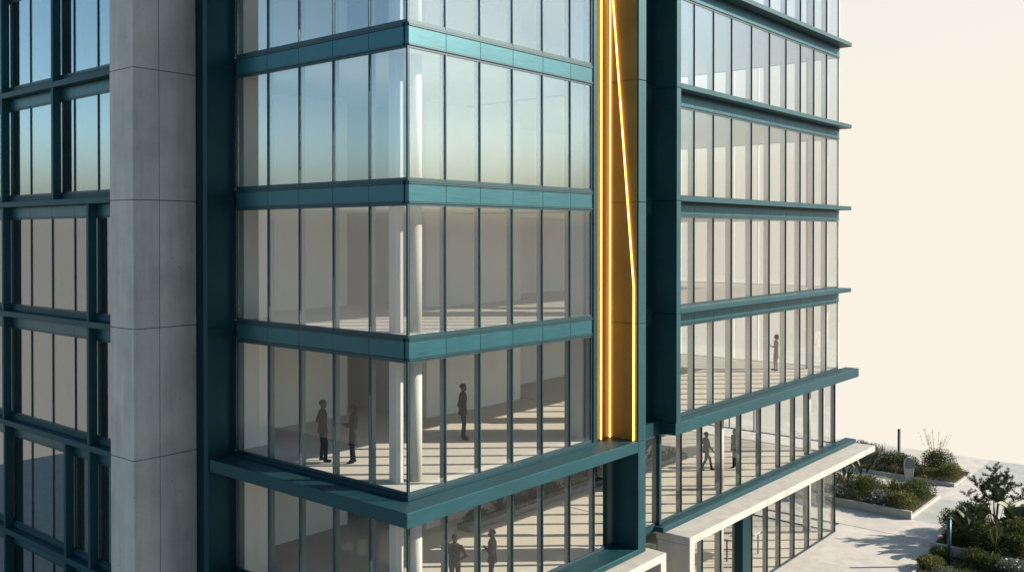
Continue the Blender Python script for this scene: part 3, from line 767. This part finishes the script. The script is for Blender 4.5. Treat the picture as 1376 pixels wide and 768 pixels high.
def person(loc, face, label, H=1.76, top=(.05, .05, .05), bottom=(.03, .035, .045), arms='side', legs=((-.10, 0, 0), (.10, .05, 0)),
           coat=0.0, female=False, skirt=0.0, lean=0.0, bag=False, group=None):
    """Local frame: x to the person's right... y forward, z up. `legs`: foot (x, y, lift) for both sides."""
    k = H/1.76; segs = []
    bm = bmesh.new()
    sw = .205 if not female else .175; hw = .105 if not female else .105
    hipz = .92; shz = 1.44; ly = lean
    def cap(p0, p1, r0, r1, m, flat=1.0): capsule(bm, p0, p1, r0, r1, flat=flat); segs.append((Vector(p0), Vector(p1), (r0+r1)/2, m))
    # torso loft
    rings = []
    prof = [(.84, .13, .10), (.92, .175, .125), (1.02, .17, .12), (1.12, .168 if not female else .135, .115), (1.24, .19, .13), (1.36, .205, .128), (1.44, .185, .10), (1.49, .10, .075)]
    for z, rx, ry in prof: rings.append(((0, ly*(z-.9)/.6, z), (rx*(1 if not female else .94), 0, 0), (0, ry, 0)))
    ellipsoid_loft(bm, rings, 20)
    segs.append((Vector((0, 0, .98)), Vector((0, ly*.85, 1.42)), .15, 1))
    if coat:   # jacket or dress hem below the hips
        ellipsoid_loft(bm, [((0, 0, .92-coat), (.20, 0, 0), (0, .15, 0)), ((0, 0, .95), (.178, 0, 0), (0, .125, 0)), ((0, 0, 1.05), (.15, 0, 0), (0, .10, 0))], 20)
        segs.append((Vector((0, 0, .92-coat+.08)), Vector((0, 0, .98)), .16, 1))
    # neck and head
    hz = 1.64; hy = ly+.015
    cap((0, ly*.95, 1.46), (0, ly+.01, 1.55), .058, .052, 2)
    ellipsoid_loft(bm, [((0, hy+dy, hz+dz), (rx, 0, 0), (0, ry, 0)) for dz, rx, ry, dy in ((-.115, .035, .045, .03), (-.09, .052, .066, .02), (-.05, .067, .085, .008), (0, .076, .097, 0), (.05, .074, .096, -.004), (.085, .058, .076, -.008), (.112, .028, .035, -.01))], 16)
    segs.append((Vector((0, hy, hz-.05)), Vector((0, hy, hz+.05)), .08, 2))
    capsule(bm, (0, hy+.092, hz+.005), (0, hy+.108, hz-.03), .010, .015)                # nose
    for s in (-1, 1):
        capsule(bm, (s*.076, hy-.005, hz-.02), (s*.078, hy-.008, hz+.02), .013, .016, flat=.6)   # ears
        capsule(bm, (s*.030, hy+.086, hz+.004), (s*.034, hy+.086, hz+.004), .012, .012)         # eyes
    capsule(bm, (-.018, hy+.085, hz-.062), (.018, hy+.085, hz-.062), .009, .009)         # mouth
    # legs
    for s, (fx, fy, fl) in zip((-1, 1), legs):
        hip = Vector((s*.088, 0, .90)); foot = Vector((fx, fy, .085+fl))
        knee = (hip+foot)*.5+Vector((0, .03+abs(fy)*.14+fl*.5, 0))
        m = 3
        cap(hip, knee, .098, .070, 0); cap(knee, foot, .068, .055, 0)
        tilt = -fl*.9
        cap(foot+Vector((0, -.03, -.035)), foot+Vector((s*.03, .135, -.045+tilt*.3)), .042, .036, 3, flat=.85)
    # arms with hands of five fingers
    def hand(w, d, pn):
        d = d.normalized(); pn = pn.normalized(); s = d.cross(pn).normalized()
        cap(w, w+d*.075, .026, .034, 2, flat=.75)
        for i, (off, L) in enumerate(((-.030, .068), (-.010, .078), (.010, .073), (.029, .058))):
            a = w+d*.085+s*off; b = a+d*L*.5-pn*.012*-1; c = b+(d*.75+pn*.6).normalized()*L*.5
            cap(a, b, .0095, .009, 2); cap(b, c, .009, .008, 2)
        a = w+d*.03-s*.03; b = a+(d*.6-s*.75).normalized()*.038; cap(a, b, .012, .0105, 2); cap(b, b+(d+pn*.4).normalized()*.03, .010, .009, 2)
    for s in (-1, 1):
        sh = Vector((s*sw, ly*.88, shz-.035))
        mode = arms if isinstance(arms, str) else arms[0 if s < 0 else 1]
        if mode == 'side': el = sh+Vector((s*.055, -.03, -.29)); wr = el+Vector((s*.0, .05, -.245))
        elif mode == 'pocket': el = sh+Vector((s*.10, -.08, -.27)); wr = el+Vector((-s*.05, .11, -.20))
        elif mode == 'hip': el = sh+Vector((s*.21, -.08, -.20)); wr = Vector((s*.175, .05, 1.03))
        elif mode == 'fold': el = sh+Vector((s*.06, .03, -.28)); wr = Vector((-s*.05, .20, 1.17))
        elif mode == 'hold': el = sh+Vector((s*.04, .0, -.28)); wr = el+Vector((-s*.05, .22, .03))
        elif mode == 'chin': el = sh+Vector((s*.03, .10, -.25)); wr = Vector((s*.05, .17, 1.47))
        elif mode == 'fwd': el = sh+Vector((s*.05, .06, -.28)); wr = el+Vector((0, .17, -.19))
        elif mode == 'back': el = sh+Vector((s*.05, -.13, -.26)); wr = el+Vector((0, -.05, -.24))
        cap(sh, el, .066, .052, 1); cap(el, wr, .052, .036, 1)
        hand(wr, wr-el if mode != 'hip' else Vector((-s*.8, .3, -.3)), Vector((-s, .2, 0)) if mode not in ('fold', 'hold', 'chin') else Vector((0, -.3, 1)))
    me = bpy.data.meshes.new('person_raw'); bm.to_mesh(me); bm.free()
    tmp = bpy.data.objects.new('person_raw', me); COL.objects.link(tmp)
    md = tmp.modifiers.new('r', 'REMESH'); md.mode = 'VOXEL'; md.voxel_size = .0095
    sm = tmp.modifiers.new('s', 'SMOOTH'); sm.factor = .5; sm.iterations = 3
    dg = bpy.context.evaluated_depsgraph_get(); dg.update()
    nm = bpy.data.meshes.new_from_object(tmp.evaluated_get(dg))
    bpy.data.objects.remove(tmp); bpy.data.meshes.remove(me)
    nm.materials.clear()
    for m in (pmat('trousers', bottom), pmat('jacket', top), SKIN, SHOE): nm.materials.append(m)
    for p in nm.polygons:
        c = p.center; best = 1e9; bi = 0
        for a, b, r, m in segs:
            ab = b-a; t = max(0, min(1, (c-a).dot(ab)/max(1e-9, ab.length_squared)))
            dd = (c-(a+ab*t)).length-r
            if dd < best: best = dd; bi = m
        if bi == 0 and skirt and c.z > skirt: bi = 1
        if bi == 2 and skirt == 0 and False: bi = 2
        p.material_index = bi; p.use_smooth = True
    nm.name = 'person'
    o = bpy.data.objects.new('person', nm); COL.objects.link(o)
    o.location = loc; o.rotation_euler = (0, 0, face); o.scale = (k, k, k)
    tag(o, label, 'person', group)
    hb = bmesh.new()
    rg = [((0, hy-.012, hz+dz), (rx, 0, 0), (0, ry, 0)) for dz, rx, ry in ((-.02 if not female else -.13, .055, .06), (.02, .079, .090), (.06, .080, .099), (.095, .064, .082), (.122, .034, .042), (.127, .01, .012))]
    rg = [((c[0], c[1]-(.028 if c[2] < hz+.05 else 0), c[2]), a, b) for c, a, b in rg]
    ellipsoid_loft(hb, rg, 18)
    h = mesh_obj('hair', hb, HAIR, smooth=True); h.parent = o; h.matrix_basis = Matrix.Identity(4)
    return o

# forward of a figure at rotation a is (-sin a, cos a)
def facing(dx, dy): return math.atan2(-dx, dy)
person((.82, 4.45, 8.02), facing(.75, -.35), 'man in a dark jacket, arms down, behind the left face above the ledge', 1.80, (.035, .038, .042), (.018, .022, .03), ('pocket', 'side'), ((-.13, 0, 0), (.12, .06, 0)), coat=.10)
person((1.28, 3.62, 8.02), facing(-.75, .55), 'woman in a long dark coat, hands in front, facing the man in the jacket', 1.68, (.05, .052, .048), (.02, .022, .03), ('hold', 'hold'), ((-.09, .05, 0), (.09, -.03, 0)), coat=.36, female=True)
person((5.62, 3.35, 8.02), facing(.5, -.75), 'man standing alone with legs apart behind the right face above the ledge', 1.80, (.09, .08, .06), (.07, .06, .045), ('side', 'pocket'), ((-.15, -.03, 0), (.13, .05, 0)), coat=.14)
person((3.55, 1.75, 4.02), facing(.9, .3), 'man with a hand on his hip, leftmost of two below the ledge', 1.78, (.03, .034, .028), (.03, .034, .03), ('chin', 'hip'), ((-.12, 0, 0), (.13, .03, 0)), coat=.08)
person((4.55, 1.15, 4.02), facing(-.55, .8), 'person in dark clothes with folded arms, right of two figures below the teal ledge', 1.80, (.022, .026, .02), (.018, .02, .016), ('fold', 'fold'), ((-.11, 0, 0), (.12, .02, 0)), coat=.12)
person((21.30, 3.05, 4.02), facing(.8, -.6), 'person in dark clothes walking behind the right wing glass above the canopy', 1.75, (.022, .026, .028), (.03, .03, .028), ('back', 'fwd'), ((-.07, .30, 0), (.07, -.28, .05)), coat=.10)
person((22.70, 2.35, 4.02), facing(-.8, .5), 'figure half hidden by mullions right of the walking person above the canopy', 1.75, (.06, .08, .09), (.04, .05, .06), ('hold', 'side'), ((-.10, .12, 0), (.09, -.12, 0)), coat=.2)
person((26.6, 2.1, 8.02), facing(-.7, .7), 'faint figure standing behind the upper glass of the right wing', 1.76, (1.1, 1.02, .88), (1.1, 1.02, .88), ('fold', 'side'), ((-.08, .0, 0), (.09, .05, 0)), coat=.3, female=True)

# ------------------------------------------------------------------ lobby furniture seen through the ground glass
d = empty('reception_desk', (22.6, 1.9, 0), 'pale table with thin dark legs inside the lobby glass', 'table')
mesh_obj('table_top', B((21.6, 23.6, 1.5, 2.3, .98, 1.04)), M['column'], d, bevel=.01)
for x in (21.68, 23.48):
    for y in (1.56, 2.2): mesh_obj('leg', B((x, x+.05, y, y+.05, .022, .978)), M['bollard'], d)
l = empty('floor_lamp', (17.3, 1.3, 0), 'white slim pedestal lamp inside the lobby left of the dark post', 'lamp')
bm = bmesh.new(); cyl(bm, 17.3, 1.3, .021, .05, .16); mesh_obj('base', bm, M['column'], l)
bm = bmesh.new(); cyl(bm, 17.3, 1.3, .051, 1.35, .03); mesh_obj('pole', bm, M['flower_w'], l)
bm = bmesh.new(); cyl(bm, 17.3, 1.3, 1.351, 1.62, .16, .12); mesh_obj('lamp_shade', bm, M['column'], l)

# ------------------------------------------------------------------ light
SUN_EL = R(26); SDX, SDY = .675, -.737
sun = bpy.data.lights.new('sun', 'SUN'); sun.energy = 5.0; sun.angle = R(.5); sun.color = (1, .90, .76)
so = bpy.data.objects.new('sun', sun); COL.objects.link(so)
to_sun = Vector((SDX*math.cos(SUN_EL), SDY*math.cos(SUN_EL), math.sin(SUN_EL)))
so.rotation_euler = to_sun.to_track_quat('Z', 'Y').to_euler(); so.location = (40, -40, 60)

w = bpy.data.worlds.new('World'); sc.world = w; w.use_nodes = True
nt = w.node_tree; N = nt.nodes; L = nt.links
bg = N['Background']; bg.inputs['Strength'].default_value = .10
sky = N.new('ShaderNodeTexSky'); sky.sky_type = 'NISHITA'; sky.sun_disc = False
sky.sun_elevation = SUN_EL; sky.sun_rotation = math.atan2(SDX, SDY)   # measured from +Y towards +X
sky.air_density = 1.0; sky.dust_density = .45; sky.ozone_density = 1.6
tc = N.new('ShaderNodeTexCoord'); sp = N.new('ShaderNodeSeparateXYZ'); L.new(tc.outputs['Generated'], sp.inputs[0])
dt = N.new('ShaderNodeVectorMath'); dt.operation = 'DOT_PRODUCT'; dt.inputs[1].default_value = (.80, .60, 0)
L.new(tc.outputs['Generated'], dt.inputs[0])
# the bright haze bank stands higher and brighter in the direction (+X, +Y) than elsewhere
fr = N.new('ShaderNodeMapRange'); fr.interpolation_type = 'SMOOTHSTEP'
fr.inputs['From Min'].default_value = .25; fr.inputs['From Max'].default_value = .88
L.new(dt.outputs['Value'], fr.inputs['Value'])
top = N.new('ShaderNodeMapRange'); top.inputs['To Min'].default_value = .115; top.inputs['To Max'].default_value = 1.1
L.new(fr.outputs[0], top.inputs['Value'])
dv = N.new('ShaderNodeMath'); dv.operation = 'DIVIDE'; L.new(sp.outputs['Z'], dv.inputs[0]); L.new(top.outputs[0], dv.inputs[1])
hz = N.new('ShaderNodeMapRange'); hz.interpolation_type = 'SMOOTHSTEP'
hz.inputs['From Min'].default_value = .0; hz.inputs['From Max'].default_value = 1.0
hz.inputs['To Min'].default_value = 1.0; hz.inputs['To Max'].default_value = 0.0
L.new(dv.outputs[0], hz.inputs['Value'])
hc = N.new('ShaderNodeMix'); hc.data_type = 'RGBA'; L.new(fr.outputs[0], hc.inputs[0])
hc.inputs[6].default_value = (2.55, 2.45, 2.28, 1); hc.inputs[7].default_value = (4.35, 4.02, 3.46, 1)
tn = N.new('ShaderNodeMix'); tn.data_type = 'RGBA'; tn.blend_type = 'MULTIPLY'; tn.inputs[0].default_value = 1
L.new(sky.outputs[0], tn.inputs[6]); tz = N.new('ShaderNodeMapRange'); tz.inputs['From Min'].default_value = .03; tz.inputs['From Max'].default_value = .30
L.new(sp.outputs['Z'], tz.inputs['Value'])
tm = N.new('ShaderNodeMix'); tm.data_type = 'RGBA'; L.new(tz.outputs[0], tm.inputs[0])
tm.inputs[6].default_value = (.76, .90, .94, 1); tm.inputs[7].default_value = (.84, .97, .93, 1)
L.new(tm.outputs[2], tn.inputs[7])
mx = N.new('ShaderNodeMix'); mx.data_type = 'RGBA'
L.new(hz.outputs[0], mx.inputs[0]); L.new(tn.outputs[2], mx.inputs[6]); L.new(hc.outputs[2], mx.inputs[7])
L.new(mx.outputs[2], bg.inputs['Color'])

# ------------------------------------------------------------------ camera
cam = bpy.data.cameras.new('camera'); co = bpy.data.objects.new('camera', cam); COL.objects.link(co)
co.location = (-16.4466, -17.2598, 14.6129)
az = math.atan2(.658, .753)-.0195
co.rotation_euler = (PI/2-.0082, 0, az-PI/2)
cam.sensor_width = 36; cam.lens = 1256.6/1376*36; cam.shift_y = (325.63-384)/1376
cam.clip_end = 5000; cam.clip_start = .1
sc.camera = co

sc.view_settings.view_transform = 'Standard'; sc.view_settings.look = 'None'
sc.view_settings.exposure = 1.15; sc.view_settings.gamma = 1.0
sc.cycles.max_bounces = 10; sc.cycles.diffuse_bounces = 4; sc.cycles.glossy_bounces = 4
sc.cycles.transparent_max_bounces = 32; sc.cycles.sample_clamp_indirect = 6
sc.cycles.caustics_reflective = False
